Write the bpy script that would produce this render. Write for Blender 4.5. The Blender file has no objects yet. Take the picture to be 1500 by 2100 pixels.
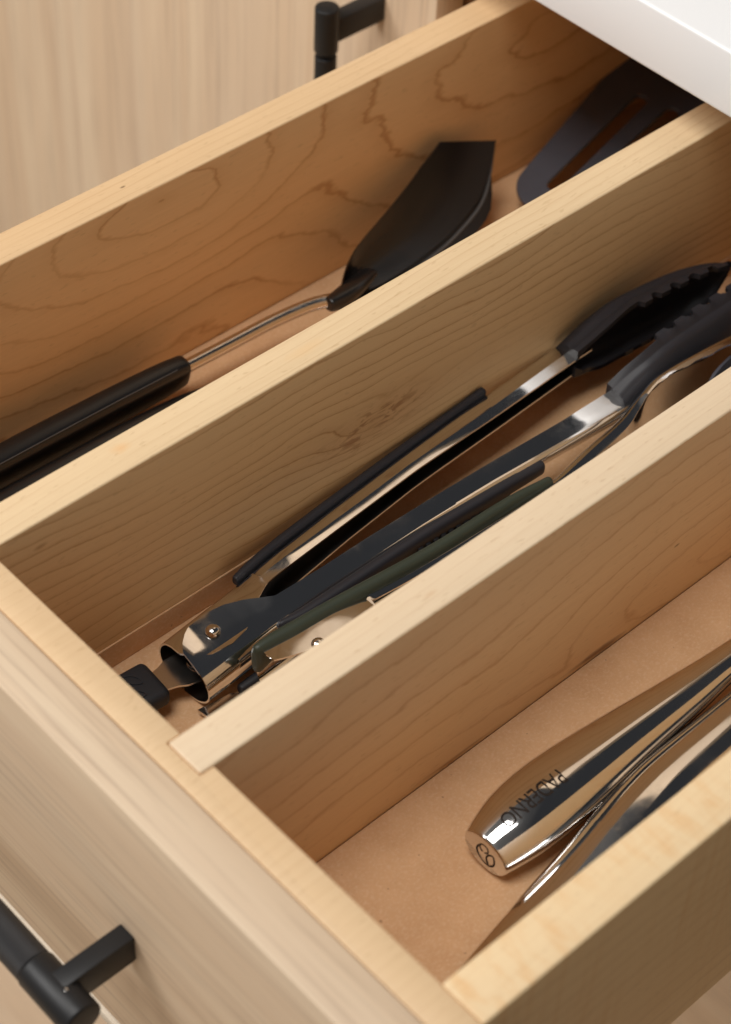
import bpy, bmesh, math, random
from mathutils import Vector, Matrix
R = math.radians
random.seed(3)
sc = bpy.context.scene
col = sc.collection

# ------------------------------------------------------------------ camera, world, lamps
cam = bpy.data.cameras.new("camera")
cam.sensor_fit = 'VERTICAL'; cam.sensor_height = 36; cam.lens = 72.22
cam.clip_start = .02; cam.clip_end = 60
cam.dof.use_dof = True; cam.dof.focus_distance = .79; cam.dof.aperture_fstop = 9.5; cam.dof.aperture_blades = 9
camo = bpy.data.objects.new("camera", cam); col.objects.link(camo)
camo.location = (.3005, -.2393, .5166)
camo.rotation_euler = (.7621, -.0395, .8284)
sc.camera = camo
sc.view_settings.view_transform = 'Standard'; sc.view_settings.look = 'None'
sc.view_settings.exposure = 0; sc.view_settings.gamma = 1
sc.render.film_transparent = False
sc.cycles.max_bounces = 14; sc.cycles.diffuse_bounces = 8; sc.cycles.glossy_bounces = 8
sc.cycles.sample_clamp_indirect = 6
sc.cycles.use_denoising = True

w = bpy.data.worlds.new("World"); sc.world = w; w.use_nodes = True
wn = w.node_tree; wn.nodes.clear()
wo = wn.nodes.new('ShaderNodeOutputWorld'); wb = wn.nodes.new('ShaderNodeBackground')
wt = wn.nodes.new('ShaderNodeTexCoord'); dp = wn.nodes.new('ShaderNodeVectorMath'); dp.operation = 'DOT_PRODUCT'
dp.inputs[1].default_value = (-.40, -.85, -.10)          # the room is lighter towards the window side, dark over the counter
wr = wn.nodes.new('ShaderNodeValToRGB')
wr.color_ramp.elements[0].position = .35; wr.color_ramp.elements[0].color = (.032, .033, .036, 1)
wr.color_ramp.elements[1].position = .95; wr.color_ramp.elements[1].color = (.33, .305, .28, 1)
mr = wn.nodes.new('ShaderNodeMapRange'); mr.inputs[1].default_value = -1; mr.inputs[2].default_value = 1
wn.links.new(wt.outputs['Generated'], dp.inputs[0]); wn.links.new(dp.outputs['Value'], mr.inputs[0])
wn.links.new(mr.outputs[0], wr.inputs[0]); wn.links.new(wr.outputs[0], wb.inputs[0]); wn.links.new(wb.outputs[0], wo.inputs[0])
wb.inputs[1].default_value = 1.0

def area(name, loc, target, sx, sy, power, color):
    l = bpy.data.lights.new(name, 'AREA'); l.shape = 'RECTANGLE'; l.size = sx; l.size_y = sy
    l.energy = power; l.color = color
    o = bpy.data.objects.new(name, l); col.objects.link(o); o.location = loc
    o.rotation_euler = (Vector(target) - Vector(loc)).to_track_quat('-Z', 'Y').to_euler()
    return o
area("window_light", (-1.45, -1.45, 1.95), (-.05, .2, 0), 1.3, 1.3, 46, (1, .985, .965))
area("ceiling_light", (-.05, -.55, 2.1), (-.05, .2, 0), .85, .85, 28, (1, .975, .94))

# ------------------------------------------------------------------ node helper
class NT:
    def __init__(s, name):
        s.m = bpy.data.materials.new(name); s.m.use_nodes = True; s.t = s.m.node_tree
        s.b = s.t.nodes['Principled BSDF']
        s.obj = s.t.nodes.new('ShaderNodeTexCoord').outputs['Object']
    def link(s, a, b): s.t.links.new(a, b)
    def put(s, sock, v):
        if isinstance(v, bpy.types.NodeSocket): s.link(v, sock)
        else: sock.default_value = v
    def ma(s, op, a, b=0.0, c=0.0):
        n = s.t.nodes.new('ShaderNodeMath'); n.operation = op
        s.put(n.inputs[0], a); s.put(n.inputs[1], b); s.put(n.inputs[2], c); return n.outputs[0]
    def sep(s, v=None):
        n = s.t.nodes.new('ShaderNodeSeparateXYZ'); s.link(v or s.obj, n.inputs[0]); return n.outputs
    def scale(s, v, sc3, off=(0, 0, 0)):
        n = s.t.nodes.new('ShaderNodeVectorMath'); n.operation = 'MULTIPLY_ADD'
        s.link(v, n.inputs[0]); n.inputs[1].default_value = sc3; n.inputs[2].default_value = off; return n.outputs[0]
    def noise(s, sc3, off=(0, 0, 0), detail=3, rough=.5, dist=0, v=None):
        n = s.t.nodes.new('ShaderNodeTexNoise'); s.link(s.scale(v or s.obj, sc3, off), n.inputs['Vector'])
        n.inputs['Scale'].default_value = 1; n.inputs['Detail'].default_value = detail
        n.inputs['Roughness'].default_value = rough; n.inputs['Distortion'].default_value = dist
        return n.outputs[0]
    def ramp(s, f, stops, interp='LINEAR'):
        n = s.t.nodes.new('ShaderNodeValToRGB'); s.link(f, n.inputs[0]); r = n.color_ramp; r.interpolation = interp
        while len(r.elements) < len(stops): r.elements.new(.5)
        for e, (p, c) in zip(r.elements, stops):
            e.position = p; e.color = (c, c, c, 1) if isinstance(c, (int, float)) else (*c, 1)
        return n.outputs[0]
    def mix(s, f, a, b, mode='MIX'):
        n = s.t.nodes.new('ShaderNodeMix'); n.data_type = 'RGBA'; n.blend_type = mode
        s.put(n.inputs[0], f)
        s.put(n.inputs[6], (*a, 1) if isinstance(a, tuple) else a); s.put(n.inputs[7], (*b, 1) if isinstance(b, tuple) else b)
        return n.outputs[2]
    def bump(s, h, strength, dist):
        n = s.t.nodes.new('ShaderNodeBump'); s.link(h, n.inputs['Height'])
        n.inputs['Strength'].default_value = strength; n.inputs['Distance'].default_value = dist
        s.link(n.outputs[0], s.b.inputs['Normal'])
    def set(s, **k):
        for a, v in k.items():
            v = (*v, 1) if isinstance(v, tuple) and len(v) == 3 else v
            s.put(s.b.inputs[a.replace('_', ' ')], v)
        return s.m

def maple(name, seed=0., kz=160., kx=220., ky=4., wob=1.6, rings=(), line=.55, knot=None, tint=(1, 1, 1), curl=0., marks=()):
    s = NT(name); X, Y, Z = s.sep()[:3]
    o = (seed * 3.1, seed * 1.7, seed * 2.3)
    warp = s.ma('SUBTRACT', s.noise((9, 5, 16), o, 2), .5)
    fine = s.ma('SUBTRACT', s.noise((120, 42, 120), o, 3, .6), .5)
    F = s.ma('ADD', s.ma('MULTIPLY', Z, kz), s.ma('ADD', s.ma('MULTIPLY', X, kx), s.ma('MULTIPLY', Y, ky)))
    if rings:
        F = None
        for (y0, z0, b, step) in rings:
            dy = s.ma('SUBTRACT', Y, y0); dz = s.ma('MULTIPLY', s.ma('SUBTRACT', Z, z0), b)
            r = s.ma('MULTIPLY', s.ma('SQRT', s.ma('ADD', s.ma('MULTIPLY', dy, dy), s.ma('MULTIPLY', dz, dz))), 1 / step)
            F = r if F is None else s.ma('SMOOTH_MIN', F, r, .8)
        F = s.ma('ADD', F, s.ma('MULTIPLY', X, kx))
    if knot:
        ky0, kz0, amp = knot
        a = s.ma('MULTIPLY', s.ma('SUBTRACT', Y, ky0), 32); c = s.ma('MULTIPLY', s.ma('SUBTRACT', Z, kz0), 85)
        g = s.ma('POWER', 2.718, s.ma('MULTIPLY', s.ma('ADD', s.ma('MULTIPLY', a, a), s.ma('MULTIPLY', c, c)), -1))
        F = s.ma('ADD', F, s.ma('MULTIPLY', g, amp))
    F = s.ma('ADD', F, s.ma('ADD', s.ma('MULTIPLY', warp, wob * 2), s.ma('MULTIPLY', fine, .55)))
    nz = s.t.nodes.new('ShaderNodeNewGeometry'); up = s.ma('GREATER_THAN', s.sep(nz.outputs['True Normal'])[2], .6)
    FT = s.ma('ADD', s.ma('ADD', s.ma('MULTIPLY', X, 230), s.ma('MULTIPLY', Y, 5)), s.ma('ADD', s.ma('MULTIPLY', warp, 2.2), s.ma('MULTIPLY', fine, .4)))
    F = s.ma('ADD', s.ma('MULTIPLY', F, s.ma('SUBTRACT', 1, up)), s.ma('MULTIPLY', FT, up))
    fr = s.ma('FRACT', F)
    ln = s.ramp(fr, [(0, .9), (.03, 1), (.075, .28), (.35, .03), (.93, 0), (1, .8)])
    vary = s.ramp(s.noise((14, 9, 30), (o[0] + 5, 2, 1), 2), [(.3, .2), (.6, 1)])
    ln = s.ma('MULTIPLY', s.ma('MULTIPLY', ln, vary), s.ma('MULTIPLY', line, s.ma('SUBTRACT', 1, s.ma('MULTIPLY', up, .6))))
    base = s.mix(s.noise((20, 6, 26), (o[0], 7, 3), 3), (.86 * tint[0], .665 * tint[1], .415 * tint[2]), (.80 * tint[0], .590 * tint[1], .345 * tint[2]))
    base = s.mix(s.ma('SUBTRACT', 1, up), base, (1.0, .925, .80), 'MULTIPLY')  # lighting put into the colour: side faces warmer, upward faces left paler
    fib = s.noise((900, 38, 900), o, 2)
    base = s.mix(s.ramp(fib, [(.3, .0), (.7, .22)]), base, (.68 * tint[0], .47 * tint[1], .25 * tint[2]))
    flk = s.ramp(s.noise((700, 160, 700), (o[0], 1, 9), 1), [(.66, 0), (.74, .28)])
    base = s.mix(flk, base, (.50, .31, .15))
    if curl:
        cu = s.ramp(s.noise((70, 210, 10), o, 3, .6), [(.45, 0), (.72, curl)])
        cu = s.ma('MULTIPLY', cu, s.ramp(s.noise((30, 22, 5), (o[0] + 2, 4, 4), 2), [(.4, .15), (.6, 1)]))
        base = s.mix(cu, base, (.70, .36, .12))
    c = s.mix(ln, base, (.42, .18, .05))
    if knot:
        kn = s.ma('MULTIPLY', s.ramp(g, [(.25, 0), (.85, 1)]), s.ramp(s.noise((60, 75, 330), (4, 4, 4), 3, .65, .8), [(.50, 0), (.60, .85)]))
        c = s.mix(s.ma('MULTIPLY', g, .35), c, (.60, .32, .12)); kn = s.ma('MULTIPLY', kn, .75); c = s.mix(kn, c, (.33, .12, .03))
    for (mx, my, mz, ra, rl, cc, st) in marks:      # small mineral specks and blushes
        q = s.scale(s.obj, (1 / ra, 1 / rl, 1 / ra), (-mx / ra, -my / rl, -mz / ra))
        ln_ = s.t.nodes.new('ShaderNodeVectorMath'); ln_.operation = 'LENGTH'; s.link(q, ln_.inputs[0])
        wv = s.ma('ADD', ln_.outputs['Value'], s.ma('MULTIPLY', fine, 1.6))
        c = s.mix(s.ramp(wv, [(0, st), (.45, st * .7), (1, 0)]), c, cc)
    s.bump(s.ma('ADD', fib, s.ma('MULTIPLY', ln, -.6)), .22, .0003)
    return s.set(Base_Color=c, Roughness=s.ramp(fib, [(.2, .42), (.8, .56)]), Specular_IOR_Level=.35)

def oak(name, axis, seed=0.):
    # axis = direction the grain runs
    s = NT(name)
    st = {'x': (3, 60, 60), 'z': (60, 60, 2.4)}[axis]
    hi = {'x': (14, 420, 420), 'z': (420, 420, 9)}[axis]
    o = (seed, seed * 2, seed * 3)
    a = s.noise(st, o, 4, .55, .5); f = s.noise(hi, o, 3, .6)
    c = s.ramp(a, [(.32, (.66, .485, .325)), (.5, (.70, .53, .365)), (.68, (.75, .59, .415))])
    g = s.noise(tuple(v * .35 for v in st), (seed + 4, 3, 3), 2)
    c = s.mix(s.ramp(g, [(.45, 0), (.65, .3)]), c, (.66, .53, .40))
    c = s.mix(s.ramp(f, [(.5, 0), (.72, .5)]), c, (.40, .285, .20))
    s.bump(f, .25, .0003)
    return s.set(Base_Color=c, Roughness=.55, Specular_IOR_Level=.3)

def plain(name, c, rough=.5, metallic=0., spec=.5, mott=None, bumpy=None):
    s = NT(name); cc = (*c, 1)
    if mott: cc = s.mix(s.noise(mott[0], (1, 2, 3), 4, .6), tuple(v * mott[1] for v in c), tuple(v * mott[2] for v in c))
    if bumpy: s.bump(s.noise(bumpy[0], (0, 0, 0), 3), bumpy[1], bumpy[2])
    return s.set(Base_Color=cc, Roughness=rough, Metallic=metallic, Specular_IOR_Level=spec)

def steel(name, c, r0, r1, bump=0.):
    s = NT(name)
    n = s.noise((60, 45, 60), (2, 2, 2), 4, .65); sm = s.noise((110, 70, 110), (7, 2, 5), 5, .7, 1.2)
    fine = s.noise((1500, 60, 1500), (7, 2, 5), 2)
    if bump: s.bump(s.noise((45, 30, 45), (3, 1, 1), 2), bump, .0006)
    rg = s.ma('ADD', s.ramp(n, [(.35, r0), (.7, r1)]), s.ma('MULTIPLY', s.ramp(sm, [(.5, 0), (.75, 1)]), s.ma('MULTIPLY', fine, .13)))
    return s.set(Base_Color=c, Metallic=1.0, Roughness=rg)

M = {}
MK1 = ((-.2480, .1575, 0, .0006, .0016, (.12, .05, .02), .9), (-.2470, .055, 0, .004, .010, (.85, .50, .22), .35))
MK2 = ((-.1290, .0640, 0, .0040, .0060, (.80, .42, .15), .5), (-.1260, .150, 0, .003, .012, (.82, .50, .22), .3), (-.1184, .020, -.012, .0015, .004, (.30, .12, .03), .6))
MK3 = ((0, .2310, -.0620, .0009, .0022, (.16, .06, .02), .8), (0, .188, -.0955, .0022, .022, (.16, .05, .02), .9), (0, .12, -.0960, .0015, .020, (.28, .12, .05), .6), (-.007, .10, 0, .0012, .004, (.6, .36, .18), .4))
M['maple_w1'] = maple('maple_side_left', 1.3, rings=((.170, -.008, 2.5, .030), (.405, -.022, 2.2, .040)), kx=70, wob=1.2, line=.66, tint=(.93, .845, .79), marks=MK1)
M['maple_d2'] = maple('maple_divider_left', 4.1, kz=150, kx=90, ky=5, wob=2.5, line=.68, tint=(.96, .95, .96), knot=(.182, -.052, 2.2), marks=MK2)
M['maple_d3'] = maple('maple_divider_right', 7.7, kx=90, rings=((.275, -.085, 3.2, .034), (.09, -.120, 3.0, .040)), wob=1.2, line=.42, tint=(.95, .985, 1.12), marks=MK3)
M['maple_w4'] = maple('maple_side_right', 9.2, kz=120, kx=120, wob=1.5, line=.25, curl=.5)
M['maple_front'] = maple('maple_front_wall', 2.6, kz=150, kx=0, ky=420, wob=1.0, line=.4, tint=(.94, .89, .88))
M['oak_x'] = oak('pale_oak_grain_across', 'x', 1)
M['oak_z'] = oak('pale_oak_grain_upright', 'z', 5)
def kraft():
    s = NT('kraft_liner')
    a = s.noise((55, 55, 55), (1, 1, 1), 4, .6); f = s.noise((900, 620, 900), (2, 2, 2), 3, .7)
    c = s.ramp(a, [(.3, (.60, .345, .175)), (.7, (.69, .42, .225))])
    c = s.mix(s.ramp(f, [(.48, 0), (.70, .45)]), c, (.76, .55, .36))
    sp = s.ramp(s.noise((380, 380, 380), (9, 2, 4), 1), [(.775, 0), (.80, .5)])
    c = s.mix(sp, c, (.20, .10, .05))
    s.bump(f, .35, .0003)
    return s.set(Base_Color=c, Roughness=.62, Specular_IOR_Level=.3)
M['kraft'] = kraft()
M['chip'] = plain('raw_board_edge', (.86, .75, .60), .8, mott=((500, 500, 500), .8, 1.08))
M['black_metal'] = plain('matte_black_metal', (.011, .011, .012), .42, spec=.36, bumpy=((1500, 1500, 1500), .12, .0002))
M['silicone'] = plain('charcoal_silicone', (.023, .022, .027), .50, spec=.42)
M['silicone_b'] = plain('black_rubber', (.016, .016, .019), .55, spec=.4)
M['nylon'] = plain('black_nylon', (.009, .008, .008), .28, spec=.6, bumpy=((90, 60, 90), .1, .0006))
M['nylon_worn'] = plain('worn_nylon_edge', (.085, .08, .078), .45)
M['slate'] = plain('dark_grey_nylon', (.070, .072, .088), .36, spec=.6, mott=((60, 60, 60), .8, 1.2))
M['green'] = plain('dark_green_silicone', (.034, .043, .030), .46, spec=.42, mott=((60, 50, 60), .85, 1.15))
M['steel'] = steel('polished_steel', (.76, .75, .74), .03, .13, .05)
M['steel_smooth'] = steel('mirror_steel', (.74, .725, .71), .035, .15, .03)
M['steel_brushed'] = steel('satin_steel', (.68, .64, .60), .16, .26)
M['steel_inside'] = steel('shaded_steel_inside', (.16, .145, .135), .28, .4)  # inner arm faces coloured dark in place of the channel's dark reflections
M['etch'] = plain('etched_mark', (.022, .014, .010), .6, spec=.2)
M['white'] = plain('white_quartz', (.92, .925, .93), .28, spec=.5, mott=((12, 12, 12), .985, 1.01))
M['floorwood'] = oak('floor_boards', 'x', 8)
M['dark_in'] = plain('cabinet_board_painted_shade', (.30, .17, .08), .6)  # board colour darkened to stand for the shade inside the cabinet
def knurl():
    s = NT('knurled_black_metal'); X, Y, Z = s.sep()[:3]
    a = s.ma('ARCTAN2', s.ma('SUBTRACT', Z, -.0777), s.ma('SUBTRACT', Y, -.0606))
    u = s.ma('MULTIPLY', a, 46); v = s.ma('MULTIPLY', X, 5200)
    h = s.ma('MULTIPLY', s.ma('SINE', s.ma('ADD', u, v)), s.ma('SINE', s.ma('SUBTRACT', u, v)))
    s.bump(h, .5, .0003)
    return s.set(Base_Color=(.020, .020, .022), Roughness=.45, Specular_IOR_Level=.5)
M['knurl'] = knurl()

# ------------------------------------------------------------------ object helpers
def tag(o, label=None, cat=None, group=None, kind=None):
    for k, v in (('label', label), ('category', cat), ('group', group), ('kind', kind)):
        if v: o[k] = v
    return o
def thing(name, label, cat, loc, group=None):
    o = bpy.data.objects.new(name, None); col.objects.link(o); o.location = loc; o.empty_display_size = .02
    return tag(o, label, cat, group)
def link(name, me, mat, parent=None, smooth=True, angle=32, label=None):
    o = bpy.data.objects.new(name, me); col.objects.link(o)
    me.materials.clear(); me.materials.append(mat)
    if smooth:
        me.polygons.foreach_set('use_smooth', [True] * len(me.polygons))
        me.set_sharp_from_angle(angle=R(angle))
    if parent:
        o.parent = parent
        wm = Vector((0, 0, 0)); q = parent
        while q: wm += q.location; q = q.parent
        o.matrix_parent_inverse = Matrix.Translation(-wm)
    if label: o['label'] = label
    return o
def to_mesh(bm, name='m'):
    bmesh.ops.recalc_face_normals(bm, faces=bm.faces)
    me = bpy.data.meshes.new(name); bm.to_mesh(me); bm.free(); return me
def bevel(bm, wd, seg=2):
    bmesh.ops.recalc_face_normals(bm, faces=bm.faces)
    es = [e for e in bm.edges if len(e.link_faces) == 2 and e.calc_face_angle(0) > R(40)]
    if wd: bmesh.ops.bevel(bm, geom=es, offset=wd, segments=seg, profile=.5, affect='EDGES')
def box(a, b, wd=.001, seg=2, mtx=None):
    bm = bmesh.new(); bmesh.ops.create_cube(bm, size=1)
    a, b = Vector(a), Vector(b)
    for v in bm.verts: v.co = Vector(((v.co[i] + .5) * (b[i] - a[i]) + a[i] for i in range(3)))
    bevel(bm, wd, seg)
    if mtx: bm.transform(mtx)
    return to_mesh(bm)
def prism(poly, z0, z1, wd=.0008):
    bm = bmesh.new(); vs = [bm.verts.new((x, y, z0)) for x, y in poly]
    f = bm.faces.new(vs); r = bmesh.ops.extrude_face_region(bm, geom=[f])
    for v in r['geom']:
        if isinstance(v, bmesh.types.BMVert): v.co.z = z1
    bevel(bm, wd, 2); return to_mesh(bm)
def loft(rings, cap=True):
    bm = bmesh.new(); V = [[bm.verts.new(p) for p in r] for r in rings]; n = len(V[0])
    for i in range(len(V) - 1):
        for j in range(n):
            try: bm.faces.new((V[i][j], V[i][(j + 1) % n], V[i + 1][(j + 1) % n], V[i + 1][j]))
            except ValueError: pass
    if cap:
        for r in (V[0], V[-1]):
            try: bm.faces.new(r)
            except ValueError: pass
    return to_mesh(bm)
def interp(tab, y):
    # smooth interpolation (Catmull-Rom) of rows (y, a, b, ...) at y
    if y <= tab[0][0]: return tab[0][1:]
    if y >= tab[-1][0]: return tab[-1][1:]
    for i in range(len(tab) - 1):
        if tab[i][0] <= y <= tab[i + 1][0]: break
    h = tab[i + 1][0] - tab[i][0]; t = (y - tab[i][0]) / h
    out = []
    for k in range(1, len(tab[0])):
        p1, p2 = tab[i][k], tab[i + 1][k]
        m1 = (p2 - tab[i - 1][k]) / (tab[i + 1][0] - tab[i - 1][0]) * h if i > 0 else p2 - p1
        m2 = (tab[i + 2][k] - p1) / (tab[i + 2][0] - tab[i][0]) * h if i < len(tab) - 2 else p2 - p1
        out.append((2*t**3-3*t*t+1)*p1 + (t**3-2*t*t+t)*m1 + (-2*t**3+3*t*t)*p2 + (t**3-t*t)*m2)
    return out
def lerp_tab(tab, y):
    if y <= tab[0][0]: return tab[0][1]
    for a, b in zip(tab, tab[1:]):
        if y <= b[0]: return a[1] + (b[1] - a[1]) * (y - a[0]) / (b[0] - a[0])
    return tab[-1][1]
def frange(a, b, step):
    n = max(1, round((b - a) / step)); return [a + (b - a) * i / n for i in range(n + 1)]
def sup(cx, y, cz, a, b, n=28, e=2.3, roll=0., skew=0.):
    # superellipse ring in the XZ plane at y, optional roll and a sheared cut
    out = []
    for i in range(n):
        t = 2 * math.pi * i / n; c, s_ = math.cos(t), math.sin(t)
        u = a * math.copysign(abs(c) ** (2 / e), c); v = b * math.copysign(abs(s_) ** (2 / e), s_)
        x = u * math.cos(roll) - v * math.sin(roll); z = u * math.sin(roll) + v * math.cos(roll)
        out.append((cx + x, y + skew * x, cz + z))
    return out
def bar_y(tab, step=.004, e=2.3, n=28, round_ends=(.003, .003), roll=0., skew=0.):
    # rounded bar along Y from rows (y, cx, cz, a, b)
    y0, y1 = tab[0][0], tab[-1][0]; rings = []
    for y in frange(y0, y1, step): rings.append((y, *interp(tab, y)))
    def endcap(r, d, ln):
        o = []
        for k in range(5):
            t = math.pi / 2 * k / 4; s_ = ln * math.sin(t)
            o.append((r[0] + d * s_, r[1], r[2], max(r[3] - ln * (1 - math.cos(t)), .0002), max(r[4] - ln * (1 - math.cos(t)), .0002)))
        return o
    if round_ends[0]: rings = endcap(rings[0], -1, round_ends[0])[::-1] + rings[1:]
    if round_ends[1]: rings = rings[:-1] + endcap(rings[-1], 1, round_ends[1])
    return loft([sup(r[1], r[0], r[2], r[3], r[4], n, e, roll, skew) for r in rings])
def tube(path, rad, n=14):
    pts = [Vector(p) for p in path]; rings = []
    up = Vector((0, 0, 1))
    for i, p in enumerate(pts):
        d = (pts[min(i + 1, len(pts) - 1)] - pts[max(i - 1, 0)]).normalized()
        s_ = d.cross(up).normalized(); u = s_.cross(d)
        r = rad[i] if isinstance(rad, (list, tuple)) else rad
        rings.append([p + s_ * math.cos(2 * math.pi * k / n) * r + u * math.sin(2 * math.pi * k / n) * r for k in range(n)])
    return loft(rings)
def smooth_path(pts, k=6):
    P = [Vector(p) for p in pts]; out = []
    for i in range(len(P) - 1):
        a, b, c, d = P[max(i - 1, 0)], P[i], P[i + 1], P[min(i + 2, len(P) - 1)]
        for j in range(k):
            t = j / k
            out.append(.5 * ((2 * b) + (c - a) * t + (2 * a - 5 * b + 4 * c - d) * t * t + (3 * b - a - 3 * c + d) * t ** 3))
    return out + [P[-1]]
def cyl(c, axis, r, h, n=48, bev=.0005):
    bm = bmesh.new(); bmesh.ops.create_cone(bm, cap_ends=True, segments=n, radius1=r, radius2=r, depth=h)
    bmesh.ops.recalc_face_normals(bm, faces=bm.faces)
    es = [e for e in bm.edges if len(e.link_faces) == 2 and e.calc_face_angle(0) > R(60)]
    bmesh.ops.bevel(bm, geom=es, offset=bev, segments=3, profile=.5, affect='EDGES')
    bm.transform(Matrix.Translation(c) @ Vector((0, 0, 1)).rotation_difference(Vector(axis)).to_matrix().to_4x4())
    return to_mesh(bm)
def dome(c, r, h, n=32):
    rings = []
    for k in range(9):
        t = math.pi / 2 * k / 8
        rings.append([(c[0] + r * math.cos(t) * math.cos(a) + 1e-6, c[1] + r * math.cos(t) * math.sin(a), c[2] + h * math.sin(t)) for a in [2 * math.pi * j / n for j in range(n)]])
    rings[-1] = [(c[0] + 1e-5 * math.cos(2 * math.pi * j / n), c[1] + 1e-5 * math.sin(2 * math.pi * j / n), c[2] + h) for j in range(n)]
    return loft(rings)
def shape2d(splines, ext, bev=0., res=2, smooth=False):
    # filled outline (with holes) -> mesh in its own XY plane
    cu = bpy.data.curves.new('c', 'CURVE'); cu.dimensions = '2D'; cu.fill_mode = 'BOTH'; cu.extrude = ext
    cu.bevel_depth = bev; cu.bevel_resolution = res
    for pts in splines:
        sp = cu.splines.new('POLY'); sp.points.add(len(pts) - 1); sp.use_cyclic_u = True
        for q, (x, y) in zip(sp.points, pts): q.co = (x, y, 0, 1)
    o = bpy.data.objects.new('c', cu); me = bpy.data.meshes.new_from_object(o)
    bpy.data.objects.remove(o); return me
def capsule(a, b, r, n=8):
    # outline of a slot from a to b
    a, b = Vector(a), Vector(b); d = (b - a).normalized(); th = math.atan2(d.y, d.x); out = []
    for c, off in ((b, -90), (a, 90)):
        for k in range(n + 1):
            t = th + R(off + 180 * k / n); out.append((c.x + r * math.cos(t), c.y + r * math.sin(t)))
    return out
def ribbon2d(pts, wid):
    # closed outline of a stroke with width list
    P = [Vector(p) for p in pts]; L, Rr = [], []
    for i, p in enumerate(P):
        d = (P[min(i + 1, len(P) - 1)] - P[max(i - 1, 0)]).normalized(); nrm = Vector((-d.y, d.x))
        wv = wid[i] if isinstance(wid, (list, tuple)) else wid
        L.append(p + nrm * wv / 2); Rr.append(p - nrm * wv / 2)
    return [tuple(q) for q in L + Rr[::-1]]

# ------------------------------------------------------------------ the setting
FZ = -.80
bm = bmesh.new(); bmesh.ops.create_grid(bm, x_segments=2, y_segments=2, size=4)
bm.transform(Matrix.Translation((0, 0, FZ)))
tag(link('floor', to_mesh(bm), M['floorwood'], smooth=False), 'blurred pale brown wooden floor far below the open drawer', None, None, 'structure')

YD = .375                      # plane of the closed door faces
ct = link('countertop', box((-1.6, .36, .0225), (1.3, 1.0, .0520), .0016, 4), M['white'])
tag(ct, 'white stone countertop with eased edge jutting over the drawer', 'countertop')

cab = thing('base_cabinet', 'pale wood base cabinet that the open drawer slides out of', 'cabinet', (0, .68, FZ))
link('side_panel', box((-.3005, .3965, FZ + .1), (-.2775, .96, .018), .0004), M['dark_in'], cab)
link('side_panel', box((.145, .3965, FZ + .1), (.163, .96, .018), .0004), M['oak_z'], cab)
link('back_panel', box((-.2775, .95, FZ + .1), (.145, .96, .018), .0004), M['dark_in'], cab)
link('bottom_panel', box((-.2775, .3965, FZ + .1), (.145, .95, FZ + .118), .0004), M['oak_x'], cab)
link('top_rail', box((-.2775, .3965, .005), (.145, .45, .0215), .0004), M['oak_x'], cab)
link('toe_kick', box((-.9, .44, FZ), (.9, .455, FZ + .1), .0004), M['oak_x'], cab)
link('drawer_front', box((-.285, YD, -.44), (.1485, .394, -.160), .001), M['oak_x'], cab)
link('drawer_front', box((-.285, YD, -.695), (.1485, .394, -.443), .001), M['oak_x'], cab)

wc = thing('unseen_wall_cabinet', 'unseen pale oak upper cabinet added above the countertop for the steel to mirror', 'cabinet', (-.95, .84, .56))  # out of view, added so the steel has something pale to reflect
link('carcass', box((-1.60, .701, .56), (-.235, 1.0, 1.40), .001), M['oak_z'], wc)
for i in range(3): link('door', box((-1.598 + i * .4545, .680, .562), (-1.598 + i * .4545 + .4515, .700, 1.398), .001), M['oak_z'], wc)

door = thing('cabinet_door', 'closed pale oak door behind the drawer with upright grain and black bar handle', 'cabinet door', (-.50, YD, -.695))
link('door_panel', box((-.74, YD, -.695), (-.2875, .394, .001), .0012), M['oak_z'], door)
hd = thing('bar_handle', None, None, (-.3255, YD, -.03)); hd.parent = door; hd.matrix_parent_inverse = Matrix.Translation(-door.location)
def link2(name, me, mat, root, sub, **k):
    o = link(name, me, mat, None, **k); o.parent = sub
    o.matrix_parent_inverse = Matrix.Translation(-sub.location); return o
hx, hy = -.3262, .3400
link2('bar', cyl((hx, hy, -.155), (0, 0, 1), .0055, .20), M['black_metal'], door, hd)
link2('collar', cyl((hx, hy, -.0400), (0, 0, 1), .0060, .0245, bev=.0008), M['black_metal'], door, hd)
link2('collar', cyl((hx, hy, -.2650), (0, 0, 1), .0060, .0245, bev=.0008), M['black_metal'], door, hd)
link2('post', box((hx - .0042, hy, -.0475), (hx + .0042, YD, -.0345), .0008), M['black_metal'], door, hd)
link2('post', box((hx - .0042, hy, -.2715), (hx + .0042, YD, -.2585), .0008), M['black_metal'], door, hd)

# ------------------------------------------------------------------ the open drawer
X1o, X1i, X2f, X2n, X3f, X3n, X4i, X4o = -.2557, -.2392, -.1351, -.1184, -.0160, .0, .1020, .1195
ZF, YB = -.0977, .58
dr = thing('kitchen_drawer', 'open maple drawer with two lengthwise dividers and pale oak front', 'drawer', (-.068, .27, -.124))
def board(name, x0, x1, y0, y1, z0, z1, mat, wd=.0009, **k): return link(name, box((x0, y0, z0), (x1, y1, z1), wd, 3), mat, dr, **k)
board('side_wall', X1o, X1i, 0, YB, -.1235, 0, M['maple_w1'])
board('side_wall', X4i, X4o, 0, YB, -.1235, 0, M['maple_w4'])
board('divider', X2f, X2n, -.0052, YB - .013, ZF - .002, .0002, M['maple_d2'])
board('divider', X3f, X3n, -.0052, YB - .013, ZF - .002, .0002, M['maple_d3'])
g = .00025
poly = [(X1o, -.0124), (X4o, -.0124), (X4o, -.0003), (X4i, -.0003), (X4i - g, 0), (X3n + g, 0), (X3n + g, -.0055), (X3f - g, -.0055), (X3f - g, 0),
        (X2n + g, 0), (X2n + g, -.0055), (X2f - g, -.0055), (X2f - g, 0), (X1i + g, 0), (X1i, -.0003), (X1o, -.0003)]
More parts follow.
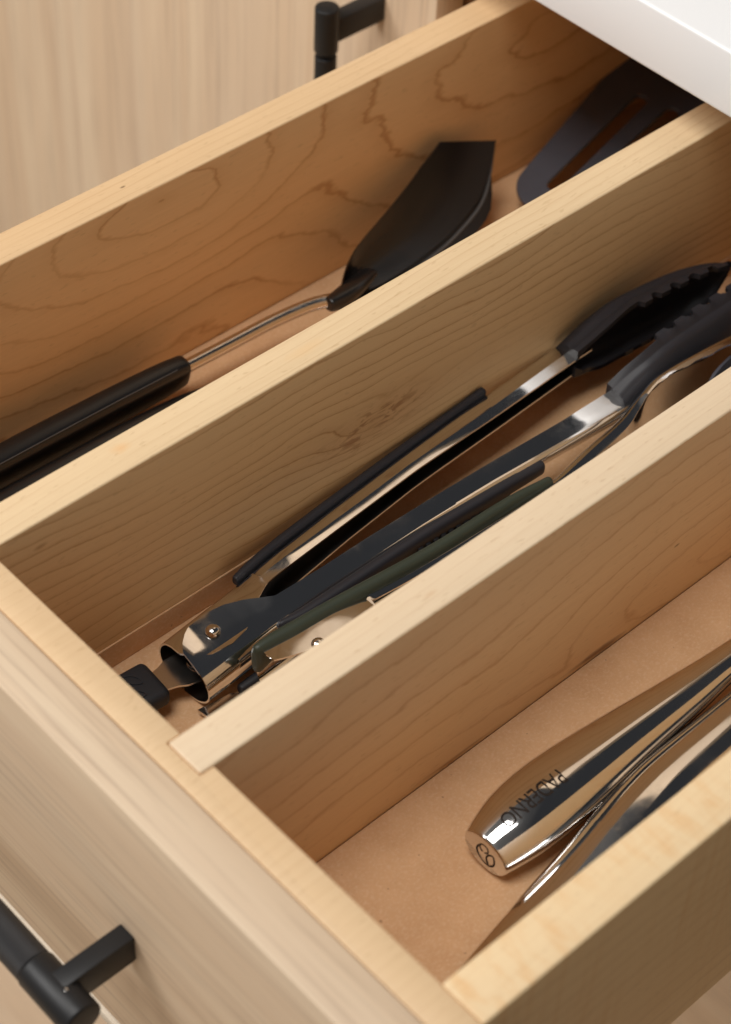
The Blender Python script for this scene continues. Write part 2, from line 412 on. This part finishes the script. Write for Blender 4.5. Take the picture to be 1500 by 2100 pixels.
link('front_wall', prism(poly, -.1235, -.0002, .0005), M['maple_front'], dr)
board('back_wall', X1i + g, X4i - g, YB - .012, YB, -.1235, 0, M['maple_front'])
fp = board('front_panel', -.285, .1485, -.0315, -.0126, -.1443, .0001, M['oak_x'], .0009)
es = link('edge_strip', box((-.285, -.0330, -.1505), (.1485, -.0128, -.1453), .0006), M['chip'], None)
es.parent = dr; es.matrix_parent_inverse = Matrix.Translation(-dr.location)
link('edge_band', box((-.285, -.0310, -.1560), (.1485, -.0128, -.1509), .0005), M['oak_x'], dr)
board('bottom_panel', X1i + .0001, X4i - .0001, .0001, YB - .013, -.106, ZF - .0022, M['oak_x'], 0)
for a, b in ((X1i, X2f), (X2n, X3f), (X3n, X4i)):
    link('drawer_liner', box((a + .0003, .0003, ZF - .0020), (b - .0003, YB - .014, ZF), .0002, 1), M['kraft'], dr)
link('liner_flap', box((X2n + .0001, .0004, ZF + .0001), (X2n + .0009, YB - .02, ZF + .0128), .0002, 1), M['kraft'], dr)
# drawer handle
bh = thing('bar_handle', None, None, (-.0075, -.0315, -.0777)); bh.parent = dr; bh.matrix_parent_inverse = Matrix.Translation(-dr.location)
by, bz = -.0606, -.0777
link2('bar', cyl((-.1180, by, bz), (1, 0, 0), .0068, .196), M['knurl'], dr, bh)
link2('collar', cyl((-.0068, by, bz), (1, 0, 0), .0073, .0262, bev=.0010), M['black_metal'], dr, bh)
link2('collar', cyl((-.2292, by, bz), (1, 0, 0), .0073, .0262, bev=.0010), M['black_metal'], dr, bh)
link2('post', box((-.0113, by, -.0846), (-.0038, -.0315, -.0704), .0007), M['black_metal'], dr, bh)
link2('post', box((-.2322, by, -.0846), (-.2247, -.0315, -.0704), .0007), M['black_metal'], dr, bh)
link2('set_screw', cyl((-.0030, by + .0005, bz + .0073), (0, 0, 1), .0007, .0004, 16, .0001), M['steel_brushed'], dr, bh)

# ------------------------------------------------------------------ tongs
def c_ring(y, xin, w, sg, zt, zb, f, drop, et, eb, th, n=12, p=2.0, lift=0., kink=52):
    """C section at y: open side at xin, bulging w towards sg; top at zt, bottom at zb; f = flat facet depth."""
    def prof(o):
        ww, t, b = w - o, zt - o, zb + o
        f2 = max(f - o * .4, .0003); zc = (t + b) / 2; hh = (t - b) / 2
        pts = [(-et, t + lift), (f2 * .5, t + lift * .5 - drop * .5), (f2 - .00085, t - drop), (f2 - .00010, t - drop - .00045)]
        a0 = R(kink)
        for k in range(1, n):
            a = a0 - 2 * a0 * k / n
            ca, sa = math.cos(a), math.sin(a)
            if kink < 89: q, r = (ca - math.cos(a0)) / (1 - math.cos(a0)), sa / math.sin(a0)
            else: q, r = abs(ca) ** (2 / p), math.copysign(abs(sa) ** (2 / p), sa)
            pts.append((f2 + (ww - f2) * q, zc + (hh - drop) * r))
        pts += [(f2, b + drop), (f2 * .5, b + drop * .35), (-eb, b)]
        return pts
    ring = prof(0) + prof(th)[::-1]
    return [(xin + sg * d, y, z) for d, z in ring]

zold = lambda y: -.0752 + .0375 * (y - .07)
ztop = lambda y: interp([(.05, -.0760), (.07, -.0752), (.15, -.0714), (.228, -.0672), (.290, -.0692), (.32, -.070)], y)[0]
xfix = lambda y: .66 * (ztop(y) - zold(y))
def build_tongs():
    t = thing('kitchen_tongs', 'long polished steel tongs with charcoal silicone heads and black grips', 'tongs', (-.091, .08, ZF))
    L1 = [(.0590, -.0925), (.0615, -.0895), (.0650, -.0860), (.0680, -.0843), (.0770, -.0832), (.0850, -.0848), (.0923, -.0885), (.0975, -.0932),
          (.1049, -.0968), (.1094, -.0974), (.1462, -.0995), (.1872, -.1018), (.2372, -.1025), (.2850, -.1035), (.298, -.1035)]
    O1 = [(.0590, -.1055), (.10, -.1085), (.159, -.1125), (.2256, -.1156), (.290, -.1172)]
    F1 = [(.105, .0048), (.16, .0042), (.2256, .0046), (.29, .0058)]
    L2 = [(.0590, -.0905), (.0615, -.0940), (.0650, -.0970), (.0680, -.0987), (.0770, -.0998), (.0852, -.0982), (.0923, -.0951), (.0986, -.0910),
          (.1025, -.0887), (.1177, -.0883), (.1481, -.0876), (.1786, -.0862), (.2125, -.0842), (.2519, -.0813), (.2850, -.0800)]
    O2 = [(.0590, -.0752), (.095, -.0770), (.12, -.0790), (.17, -.0775), (.21, -.0750), (.285, -.0680)]
    F2 = [(.0590, -.0822), (.1145, -.0817), (.1727, -.0798), (.2085, -.0776), (.285, -.0708)]
    H = [(.0590, .0220), (.095, .0216), (.115, .0160), (.15, .0128), (.20, .0110), (.29, .0100)]
    r1, r2 = [], []
    for y in frange(.059, .110, .0010) + frange(.112, .297, .003):
        h = lerp_tab(H, y); zt = ztop(y)
        dx = xfix(y)
        xi, xo = lerp_tab(L1, y) + dx, lerp_tab(O1, y) + dx
        f1 = lerp_tab(F1, y)
        r1.append(c_ring(y, xi, xi - xo, -1, zt - (.0009 if y < .1 else .0009 * max(0, 1 - (y - .1) / .02)), zt - h, f1 if y > .105 else xi - xo - .0062, .0010 if y < .105 else .0001, 0, 0, .0008, lift=-.0004 - .00052 * min(1, max(0, (y - .10) / .02)) - .0004 * min(1, max(0, (y - .20) / .03))))
        xi, xo, xf = lerp_tab(L2, y) + dx, lerp_tab(O2, y) + dx, lerp_tab(F2, y) + dx
        hf = max(0, min(1, (.125 - y) / .025))
        r2.append(c_ring(y, xi, xo - xi, 1, zt, zt - h - .0002, xf - xi, .0017 + .0001 * hf, 0, 0, .0008, lift=.0010 * hf))
    for rr in (r1, r2):
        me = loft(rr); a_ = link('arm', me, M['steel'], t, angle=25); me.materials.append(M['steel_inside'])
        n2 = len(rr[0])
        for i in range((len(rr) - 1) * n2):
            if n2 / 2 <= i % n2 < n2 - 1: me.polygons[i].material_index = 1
    rv = (-.0915, .0742, ztop(.074) + .0001)
    link('rivet', dome(rv, .0030, .0024), M['steel'], t)
    link('spring', tube([(-.0915 + .0035 * math.cos(a), .066 + .0035 * math.sin(a), -.0945 + .0010 * a / 2) for a in [k * .35 for k in range(60)]], .0004, 6), M['steel_brushed'], t)
    # silicone heads
    def head(sg, tabs, y0, y1, n_teeth, ty0, ty1, ebm):
        rings = []
        for y in frange(y0, y1, .0009):
            xi, w_, zt, zb = interp(tabs, y)
            k = 0; ebx = ebm * min(1, max(0, (y - y0) / .02))
            if ty0 < y < ty1:
                ph = ((y - ty0) / (ty1 - ty0) * n_teeth) % 1
                k = .0026 * (1 if .08 < ph < .62 else .3 if ph < .72 else 0)
            rings.append(c_ring(y, xi, w_, sg, zt, zb, w_ * .35, .0006 + .002 * min(1, max(0, (y - y0) / .02)), k, k - ebx, .0026 + .0030 * max(0, 1 - (y - y0) / .005), p=2.0, kink=90))
        return loft(rings)
    h1 = [(.2860, -.1040, .0125, -.0650, -.0800), (.2930, -.1020, .0145, -.0600, -.0815), (.3010, -.0998, .0160, -.0540, -.0835), (.3120, -.0995, .0158, -.0505, -.0845), (.3300, -.0985, .0150, -.0500, -.0845),
          (.3450, -.0965, .0138, -.0495, -.0825), (.3560, -.0945, .0115, -.0495, -.0790), (.3640, -.0930, .0080, -.0500, -.0730), (.3700, -.0925, .0035, -.0520, -.0620)]
    h2 = [(.2810, -.0825, .0112, -.0650, -.0810), (.2880, -.0812, .0104, -.0600, -.0830), (.2970, -.0792, .0096, -.0545, -.0860), (.3070, -.0788, .0092, -.0515, -.0880), (.3300, -.0792, .0092, -.0510, -.0885),
          (.3480, -.0795, .0092, -.0512, -.0880), (.3700, -.0805, .0088, -.0520, -.0860), (.3860, -.0820, .0070, -.0540, -.0800), (.3960, -.0830, .0030, -.0570, -.0720)]
    link('head', head(-1, h1, .286, .370, 5.3, .316, .372, .0055), M['silicone'], t, angle=50)
    link('head', head(1, h2, .281, .396, 7.2, .306, .390, 0), M['silicone'], t, angle=50)
    g1 = [(.1000, -.1090, -.0797, .0016, .0022), (.1060, -.1099, -.0793, .0019, .0025), (.1180, -.1113, -.0784, .0020, .0026), (.1440, -.1129, -.0768, .0020, .0026), (.1710, -.1141, -.0752, .0020, .0026), (.2016, -.1152, -.0733, .0020, .0025), (.2332, -.1162, -.0714, .0018, .0024), (.2410, -.1162, -.0709, .0019, .0030)]
    link('grip', bar_y(g1, e=3, round_ends=(.0008, .0010)), M['silicone'], t)
    g2 = [(.0980, -.0790, -.0790, .0016, .0034), (.1080, -.0775, -.0790, .0026, .0040), (.1680, -.0758, -.0762, .0028, .0040), (.2050, -.0735, -.0748, .0028, .0038), (.2300, -.0718, -.0738, .0026, .0034)]
    link('grip', bar_y(g2, e=2.6, round_ends=(.0022, .0022)), M['silicone'], t)
    # pull tab: steel tongue and black rubber end
    tongue = [(-.0985, .0440), (-.0885, .0440), (-.0884, .0500), (-.0872, .0535), (-.0850, .0570), (-.0838, .0620), (-.0838, .0690), (-.0990, .0690), (-.1000, .0620), (-.1002, .0570), (-.0990, .0535), (-.0985, .0500)]
    me = shape2d([tongue], .0005); me.transform(Matrix.Translation((0, 0, -.0870)))
    pl = link('pull_tab', me, M['steel_brushed'], t, smooth=False)
    rot = Matrix.Translation((-.0950, .0370, -.0872)) @ Matrix.Rotation(R(-4), 4, 'Z')
    pad = link('rubber_end', box((-.0098, -.0125, -.0042), (.0098, .0125, .0042), .0030, 4, rot), M['silicone_b'], t)
    leaf = []
    def leaf_pts(cx, cy, ln, wd, ang, k=16):
        o = []
        for i in range(2 * k):
            u = i / k if i < k else 2 - i / k; sgn = 1 if i < k else -1
            x = (u - .5) * ln; y = sgn * wd * math.sin(math.pi * u) ** .8
            o.append((cx + x * math.cos(ang) - y * math.sin(ang), cy + x * math.sin(ang) + y * math.cos(ang)))
        return o
    for cx, cy, ln, wd, an in ((-.0030, .0035, .0085, .0021, R(35)), (.0035, .0005, .0085, .0021, R(60))):
        me = shape2d([leaf_pts(cx, cy, ln, wd, an), leaf_pts(cx, cy, ln - .0013, wd - .00055, an)], .0003)
        me.transform(rot @ Matrix.Translation((0, 0, .0043)))
        link('leaf_mark', me, M['silicone_b'], t, smooth=False)
    return t
build_tongs()

def build_green_tongs():
    t = thing('kitchen_tongs', 'steel tongs with dark green handle grips resting against the right divider', 'tongs', (-.055, .09, ZF))
    def arm(sg, mir):
        rows = [(.0780, -.0665, .0055, -.0668, -.0880), (.1100, -.0655, .0065, -.0668, -.0860), (.1300, -.0600, .0060, -.0680, -.0800), (.2000, -.0560, .0060, -.0680, -.0800), (.2250, -.0548, .0068, -.0665, -.0810), (.2450, -.0560, .0085, -.0650, -.0820),
                (.2680, -.0585, .0080, -.0625, -.0850), (.2800, -.0618, .0060, -.0590, -.0900), (.2930, -.0635, .0065, -.0562, -.0930), (.3160, -.0600, .0085, -.0540, -.0940), (.3400, -.0570, .0090, -.0540, -.0930), (.3650, -.0550, .0060, -.0560, -.0880)]
        rings = []
        for y in frange(.078, .365, .0022):
            xi, w_, zt, zb = interp(rows, y)
            k = .0007 * max(0, math.sin((y - .29) * 2 * math.pi / .0125)) if y > .292 else 0
            if mir: xi = -.092 - xi
            if y < .125:
                q = max(0, 1 - (y - .078) / .047); zt -= .0004 if mir else 0
                rings.append(c_ring(y, xi, w_, sg, zt, zb, w_ * .6, .0018, .012 * math.sin(math.pi * min(1, .25 + q * .6)) * (q > 0), 0, .0008))
            else:
                rings.append(c_ring(y, xi, w_, sg, zt, zb, w_ * .5, .0004, k, k, .0008, lift=-.0012 if y < .28 else 0))
        return loft(rings)
    link('arm', arm(-1, False), M['steel'], t); link('arm', arm(1, True), M['steel'], t)
    gl = [(.0780, -.0695, -.0730, .0030, .0075), (.0850, -.0692, -.0708, .0034, .0056), (.0950, -.0682, -.0696, .0033, .0046), (.1130, -.0671, -.0692, .0031, .0040), (.1620, -.0630, -.0690, .0029, .0036), (.2040, -.0620, -.0690, .0026, .0033), (.2230, -.0605, -.0690, .0020, .0026)]
    link('grip', bar_y(gl, e=2.3, round_ends=(.0025, .0015)), M['green'], t)
    gr = [(y, -.092 - x, z, a, b) for y, x, z, a, b in gl]
    link('grip', bar_y(gr, e=2.3, round_ends=(.0025, .0015)), M['green'], t)
    link('rivet', dome((-.0560, .0955, -.0668), .0028, .0022), M['steel'], t)
    link('hanging_loop', tube(smooth_path([(-.058, .080, -.078), (-.060, .066, -.079), (-.050, .058, -.079), (-.040, .066, -.079), (-.042, .080, -.078)]), .0012), M['steel'], t)
    return t
build_green_tongs()

# slender black tool with a ribbed grip under the green tongs
t = thing('vegetable_peeler', 'slender black ribbed handle with grey metal tip half hidden under green tongs', 'peeler', (-.076, .13, ZF))
link('handle', bar_y([(.0740, -.0748, -.0935, .0020, .0024), (.0950, -.0738, -.0925, .0034, .0038), (.1500, -.0755, -.0900, .0045, .0060), (.1950, -.0748, -.0885, .0048, .0070), (.2150, -.0745, -.0885, .0040, .0062)], round_ends=(.001, .003)), M['silicone_b'], t)
tipm = shape2d([[(-.0040, 0), (.0030, .0005), (.0042, .0130), (.0015, .0170), (-.0015, .0140)]], .0006, .0002)
tipm.transform(Matrix.Translation((-.0742, .0560, -.0950)) @ Matrix.Rotation(R(3), 4, 'Z'))
link('metal_tip', tipm, M['steel_brushed'], t)
for k in range(9):
    y = .1640 + k * .0040
    link('rib', bar_y([(y, -.0762 + (y - .16) * .03, -.0818 + (y - .164) * .02, .0052, .0058), (y + .0016, -.0762 + (y - .16) * .03, -.0818 + (y - .164) * .02, .0052, .0058)], step=.0016, round_ends=(.0005, .0005)), M['silicone_b'], t)

# black tipped spoon whose rim shows past the divider
t = thing('serving_spoon', 'dark spoon bowl rim just peeking over the right divider beside steel tongs', 'spoon', (-.045, .32, ZF))
def bowl(c, a, b, dep, th, n=32, m=8):
    rings = []
    for k in range(m + 1):
        u = k / m; rr = math.sin(u * math.pi / 2)
        rings.append([(c[0] + a * rr * math.cos(q) , c[1] + b * rr * math.sin(q), c[2] - dep * math.cos(u * math.pi / 2)) for q in [2 * math.pi * j / n + .01 for j in range(n)]])
    for k in range(m, -1, -1):
        u = k / m; rr = math.sin(u * math.pi / 2)
        rings.append([(c[0] + (a - th) * rr * math.cos(q), c[1] + (b - th) * rr * math.sin(q), c[2] + th * .3 - (dep - th) * math.cos(u * math.pi / 2)) for q in [2 * math.pi * j / n + .01 for j in range(n)]])
    return loft(rings)
link('bowl', bowl((-.0400, .335, -.0600), .0175, .036, .016, .0014), M['slate'], t)
link('handle', bar_y([(.10, -.0340, -.0860, .0045, .003), (.20, -.034, -.078, .004, .0025), (.302, -.0385, -.067, .003, .002)]), M['slate'], t)

# ------------------------------------------------------------------ left compartment: black spatulas
def nylon_handle(rows, parent, mat):
    return link('handle', bar_y(rows, e=3.4, n=36, round_ends=(.003, .0028), roll=R(-14)), mat, parent, angle=60)
def blade_mesh(Ls, Rs, sag, th, off=(0, 0, 0), n=10):
    off = Vector(off); Ls = smooth_path(Ls, 4); Rs = smooth_path(Rs, 4)
    rows_t, rows_b = [], []
    for a, b in zip(Ls, Rs):
        d = b - a; nn = Vector((0, 1, 0)).cross(d).normalized()      # thickness direction
        if nn.z < 0: nn = -nn
        row = []
        for j in range(n + 1):
            u = j / n; row.append(a + d * u - nn * sag * math.sin(math.pi * u) + off)
        rows_t.append(row); rows_b.append([p - nn * th for p in row])
    rings = [t_ + b_[::-1] for t_, b_ in zip(rows_t, rows_b)]
    return loft(rings)
Lp = [(-.2075, .2440, -.0728), (-.2135, .2530, -.0700), (-.2178, .2640, -.0660), (-.2215, .2840, -.0600), (-.2255, .3000, -.0560), (-.2292, .3135, -.0520), (-.2325, .3275, -.0478)]
Rp = [(-.2005, .2400, -.0765), (-.2040, .2536, -.0800), (-.2045, .2720, -.0815), (-.2060, .2980, -.0798), (-.2085, .3180, -.0768), (-.2140, .3390, -.0705), (-.2266, .3585, -.0580)]
t = thing('wok_spatula', 'uppermost black curved spatula with steel shaft lying in the left compartment', 'spatula', (-.214, .20, ZF))
link('blade', blade_mesh(Lp, Rp, .0035, .0016), M['nylon'], t)
link('mould_line', tube(smooth_path([(-.2222 + .0060, .012, -.0835 + .0084), (-.2212 + .0064, .07, -.0830 + .0086), (-.2196 + .0060, .12, -.0825 + .0083), (-.2178 + .0052, .155, -.0815 + .0072)]), .00022, 6), M['nylon_worn'], t)
link('socket', bar_y([(.2335, -.2035, -.0750, .0040, .0035), (.2400, -.2035, -.0752, .0052, .0042), (.2500, -.2055, -.0752, .0065, .0036), (.2620, -.2085, -.0752, .0050, .0020)], step=.002, round_ends=(.001, .001), roll=R(24)), M['nylon'], t)
link('shaft', tube(smooth_path([(-.2170, .1500, -.0795), (-.2158, .1650, -.0790), (-.2147, .1850, -.0785), (-.2130, .2093, -.0775), (-.2090, .2279, -.0758), (-.2035, .2395, -.0750)]), .0031), M['steel_brushed'], t)
nylon_handle([(.0120, -.2222, -.0835, .0062, .0095), (.0700, -.2212, -.0830, .0066, .0098), (.1200, -.2196, -.0825, .0062, .0094), (.1500, -.2178, -.0815, .0056, .0086), (.1600, -.2170, -.0810, .0050, .0076)], t, M['nylon'])
t = thing('wok_spatula', 'lower black spatula nested beneath the other, its worn grey rim showing', 'spatula', (-.205, .20, ZF))
link('blade', blade_mesh([(x + .0015, y - .003, z - .0050) for x, y, z in Lp], [(x + .0065 - .005 * (i == 6), y - .001 - .004 * (i == 6), z - .0065) for i, (x, y, z) in enumerate(Rp)], .0035, .0018), M['nylon'], t)
link('worn_rim', tube(smooth_path([(x + .0012 - .0012 * (i == 5), y - .0002 - .0012 * (i == 5), z - .0030) for i, (x, y, z) in enumerate(Rp[1:])]), .0008, 8), M['nylon_worn'], t)
link('shaft', tube(smooth_path([(-.2050, .1600, -.0890), (-.2040, .1900, -.0890), (-.2010, .2200, -.0865), (-.1985, .2420, -.0830)]), .0021), M['steel_brushed'], t)
nylon_handle([(.0120, -.2060, -.0890, .0060, .0072), (.0837, -.2055, -.0887, .0062, .0074), (.1300, -.2052, -.0890, .0058, .0070), (.1552, -.2055, -.0900, .0048, .0055), (.1650, -.2060, -.0910, .0036, .0042)], t, M['nylon'])

t = thing('slotted_turner', 'wide dark grey slotted turner lying under the countertop edge', 'turner', (-.20, .42, ZF))
O = Vector((-.2190, .3600, -.0862)); av = Vector((-.0215, .0961, .018)).normalized()
bv0 = Vector((1, .1, -.10)); bv = (bv0 - av * bv0.dot(av)).normalized(); nv = av.cross(bv) * -1
if nv.z < 0: nv = -nv
def loc(p): d = Vector(p) - O; return (d.dot(av), d.dot(bv))
def rrect(x0, y0, x1, y1, r, k=8):
    o = []
    for cx, cy, a0 in ((x1 - r, y1 - r, 0), (x0 + r, y1 - r, 90), (x0 + r, y0 + r, 180), (x1 - r, y0 + r, 270)):
        for i in range(k + 1):
            a = R(a0 + 90 * i / k); o.append((cx + r * math.cos(a), cy + r * math.sin(a)))
    return o
hole = []
s1a, s1b = loc((-.2180, .4500, -.0700)), loc((-.2110, .3920, -.0810))
hole.append(capsule((s1b[0] - .012, s1b[1] + .002), (s1a[0], s1a[1] + .002), .0040))
s2a = loc((-.2000, .4560, -.0740))
hole.append(capsule((s1b[0] - .012, s1b[1] + .0165), (s2a[0], s2a[1]), .0044))
hole.append(capsule((s1b[0] - .012, s1b[1] + .033), (s2a[0], s2a[1] + .0165), .0044))
me = shape2d([rrect(0, 0, .135, .072, .016)] + hole, .0008, .0005, 2)
Mx = Matrix((( av.x, bv.x, nv.x, O.x), (av.y, bv.y, nv.y, O.y), (av.z, bv.z, nv.z, O.z), (0, 0, 0, 1)))
me.transform(Mx); link('blade', me, M['slate'], t)
he = O + av * .135 + bv * .036
link('handle', tube([he - av * .006, he + av * .03 + Vector((0, 0, .006)), he + av * .055 + Vector((.01, 0, .006))], [.008, .006, .006]), M['slate'], t)

# ------------------------------------------------------------------ right compartment: steel handled servers
hrows = [(.0880, .0412, -.0876, .0101, .0077), (.0930, .0410, -.0868, .0116, .0090), (.1020, .0406, -.0858, .0137, .0108), (.1130, .0402, -.0852, .0151, .0119), (.1250, .0400, -.0850, .0156, .0122), (.1400, .0401, -.0848, .0150, .0117), (.1600, .0408, -.0836, .0131, .0102),
         (.1900, .0425, -.0812, .0100, .0078), (.2140, .0432, -.0800, .0076, .0058), (.2600, .0450, -.0790, .0058, .0045), (.3000, .0470, -.0780, .0052, .0038)]
t = thing('steel_turner', 'polished steel handle with engraved PADERNO lettering and emblem on its end', 'serving utensil', (.0455, .13, ZF))
SK = .04
RL = [(.088, R(-16)), (.100, R(-2)), (.120, R(16)), (.150, R(24)), (.20, R(24)), (.30, R(15))]
roll_at = lambda y: interp(RL, y)[0]
def hpoint(y, ang, lift=0.):
    cx, cz, a, b = interp(hrows, y); a += lift; b += lift; e = 2.05
    c, s_ = math.cos(ang), math.sin(ang)
    u = a * math.copysign(abs(c) ** (2 / e), c); v = b * math.copysign(abs(s_) ** (2 / e), s_)
    ROLL = roll_at(y); x = u * math.cos(ROLL) - v * math.sin(ROLL); z = u * math.sin(ROLL) + v * math.cos(ROLL)
    return Vector((cx + x, y + SK * x * max(0, 1 - (y - .088) / .02), cz + z))
rings = []
for y in [.0880, .0882, .0885, .0890] + frange(.0895, .30, .0025):
    k = {.0880: .955, .0882: .975, .0885: .99}.get(y, 1)
    rr = []
    for j in range(56):
        p = hpoint(y, 2 * math.pi * j / 56); c = Vector((interp(hrows, y)[0], p.y, interp(hrows, y)[1]))
        rr.append(c + (p - c) * k)
    rings.append(rr)
link('handle', loft(rings), M['steel_smooth'], t, angle=50)
# shell seam running along the lower right flank
seam = [hpoint(y, R(-38), .00005) for y in frange(.090, .26, .004)]
link('seam', tube(seam, .00035, 6), M['etch'], t)
bl = shape2d([rrect(0, -.036, .11, .036, .012)], .0007, .0003); bl.transform(Matrix.Translation((.047, .295, -.0775)) @ Matrix.Rotation(R(90), 4, 'Z'))
link('blade', bl, M['steel_smooth'], t)
# lettering wrapped on the handle
tc = bpy.data.curves.new('txt', 'FONT'); tc.body = 'PADERNO'; tc.size = 1; tc.space_character = .98; tc.offset = .006
to = bpy.data.objects.new('txt', tc); tm = bpy.data.meshes.new_from_object(to); bpy.data.objects.remove(to)
bm = bmesh.new(); bm.from_mesh(tm); bmesh.ops.triangulate(bm, faces=bm.faces)
bmesh.ops.subdivide_edges(bm, edges=[e for e in bm.edges if e.calc_length() > .12], cuts=2, use_grid_fill=False)
xs = [v.co.x for v in bm.verts]; x0, x1 = min(xs), max(xs); y1_ = max(v.co.y for v in bm.verts)
for v in bm.verts:
    u = (v.co.x - x0) / (x1 - x0); h = v.co.y / y1_
    v.co = hpoint(.1245 - u * .0285, R(99 - 25 * h) - roll_at(.1245 - u * .0285), .00006)
me = bpy.data.meshes.new('t'); bm.to_mesh(me); bm.free()
link('lettering', me, M['etch'], t, smooth=False)
# emblem on the butt: a small loop and a taller leaf joined by a sweeping stem
cxb, czb = interp(hrows, .088)[0], interp(hrows, .088)[1]
def butt(px, pz):
    ROLL = roll_at(.088); x = px * math.cos(ROLL) - pz * math.sin(ROLL); z = px * math.sin(ROLL) + pz * math.cos(ROLL)
    return Vector((cxb + x, .0880 + SK * x - .00006, czb + z))
st1 = [(-.0010 + .0016 * math.cos(a), .0021 + .0019 * math.sin(a)) for a in [R(-60 + 24 * k) for k in range(15)]]
st2 = [(-.0027, .0018), (-.0030, .0002), (-.0026, -.0018), (-.0012, -.0034), (.0008, -.0042), (.0028, -.0038), (.0038, -.0024), (.0040, -.0004), (.0034, .0014), (.0024, .0028), (.0012, .0014), (.0010, -.0008), (.0018, -.0026), (.0026, -.0036)]
for pts, wd in ((st1, .0007), (st2, .0008)):
    P = [tuple(q)[:2] for q in smooth_path([(x * 1.25, z * 1.05, 0) for x, z in pts], 3)]
    bm = bmesh.new(); ol = ribbon2d(P, wd); n = len(P)
    vs = [bm.verts.new(butt(x, z)) for x, z in ol]
    for i in range(n - 1): bm.faces.new((vs[i], vs[i + 1], vs[2 * n - 2 - i], vs[2 * n - 1 - i]))
    link('emblem', to_mesh(bm), M['etch'], t, smooth=False)

t = thing('cake_server', 'steel server with flaring blade lying against the right drawer wall', 'serving utensil', (.065, .13, ZF))
h2r = [(.1240, .0689, -.0842, .0130, .0068), (.1400, .0672, -.0838, .0136, .0086), (.1566, .0662, -.0833, .0138, .0098), (.1900, .0660, -.0821, .0132, .0102),
       (.2150, .0648, -.0815, .0120, .0094), (.2450, .0620, -.0812, .0105, .0085), (.2650, .0600, -.0812, .0090, .0075)]
link('handle', bar_y(h2r, step=.003, n=56, e=1.95, round_ends=(0, .0012), roll=R(10)), M['steel_smooth'], t, angle=50)
b2r = [(.0160, .0850, -.0955, .0060, .0014), (.0200, .0840, -.0950, .0095, .0018), (.0300, .0822, -.0942, .0130, .0022), (.0580, .0794, -.0918, .0150, .0028), (.0870, .0746, -.0888, .0142, .0038), (.1050, .0718, -.0862, .0134, .0050), (.1240, .0689, -.0842, .0130, .0068)]
link('blade', bar_y(b2r, step=.002, n=56, e=1.95, round_ends=(.0008, 0), roll=R(10)), M['steel_smooth'], t, angle=50)
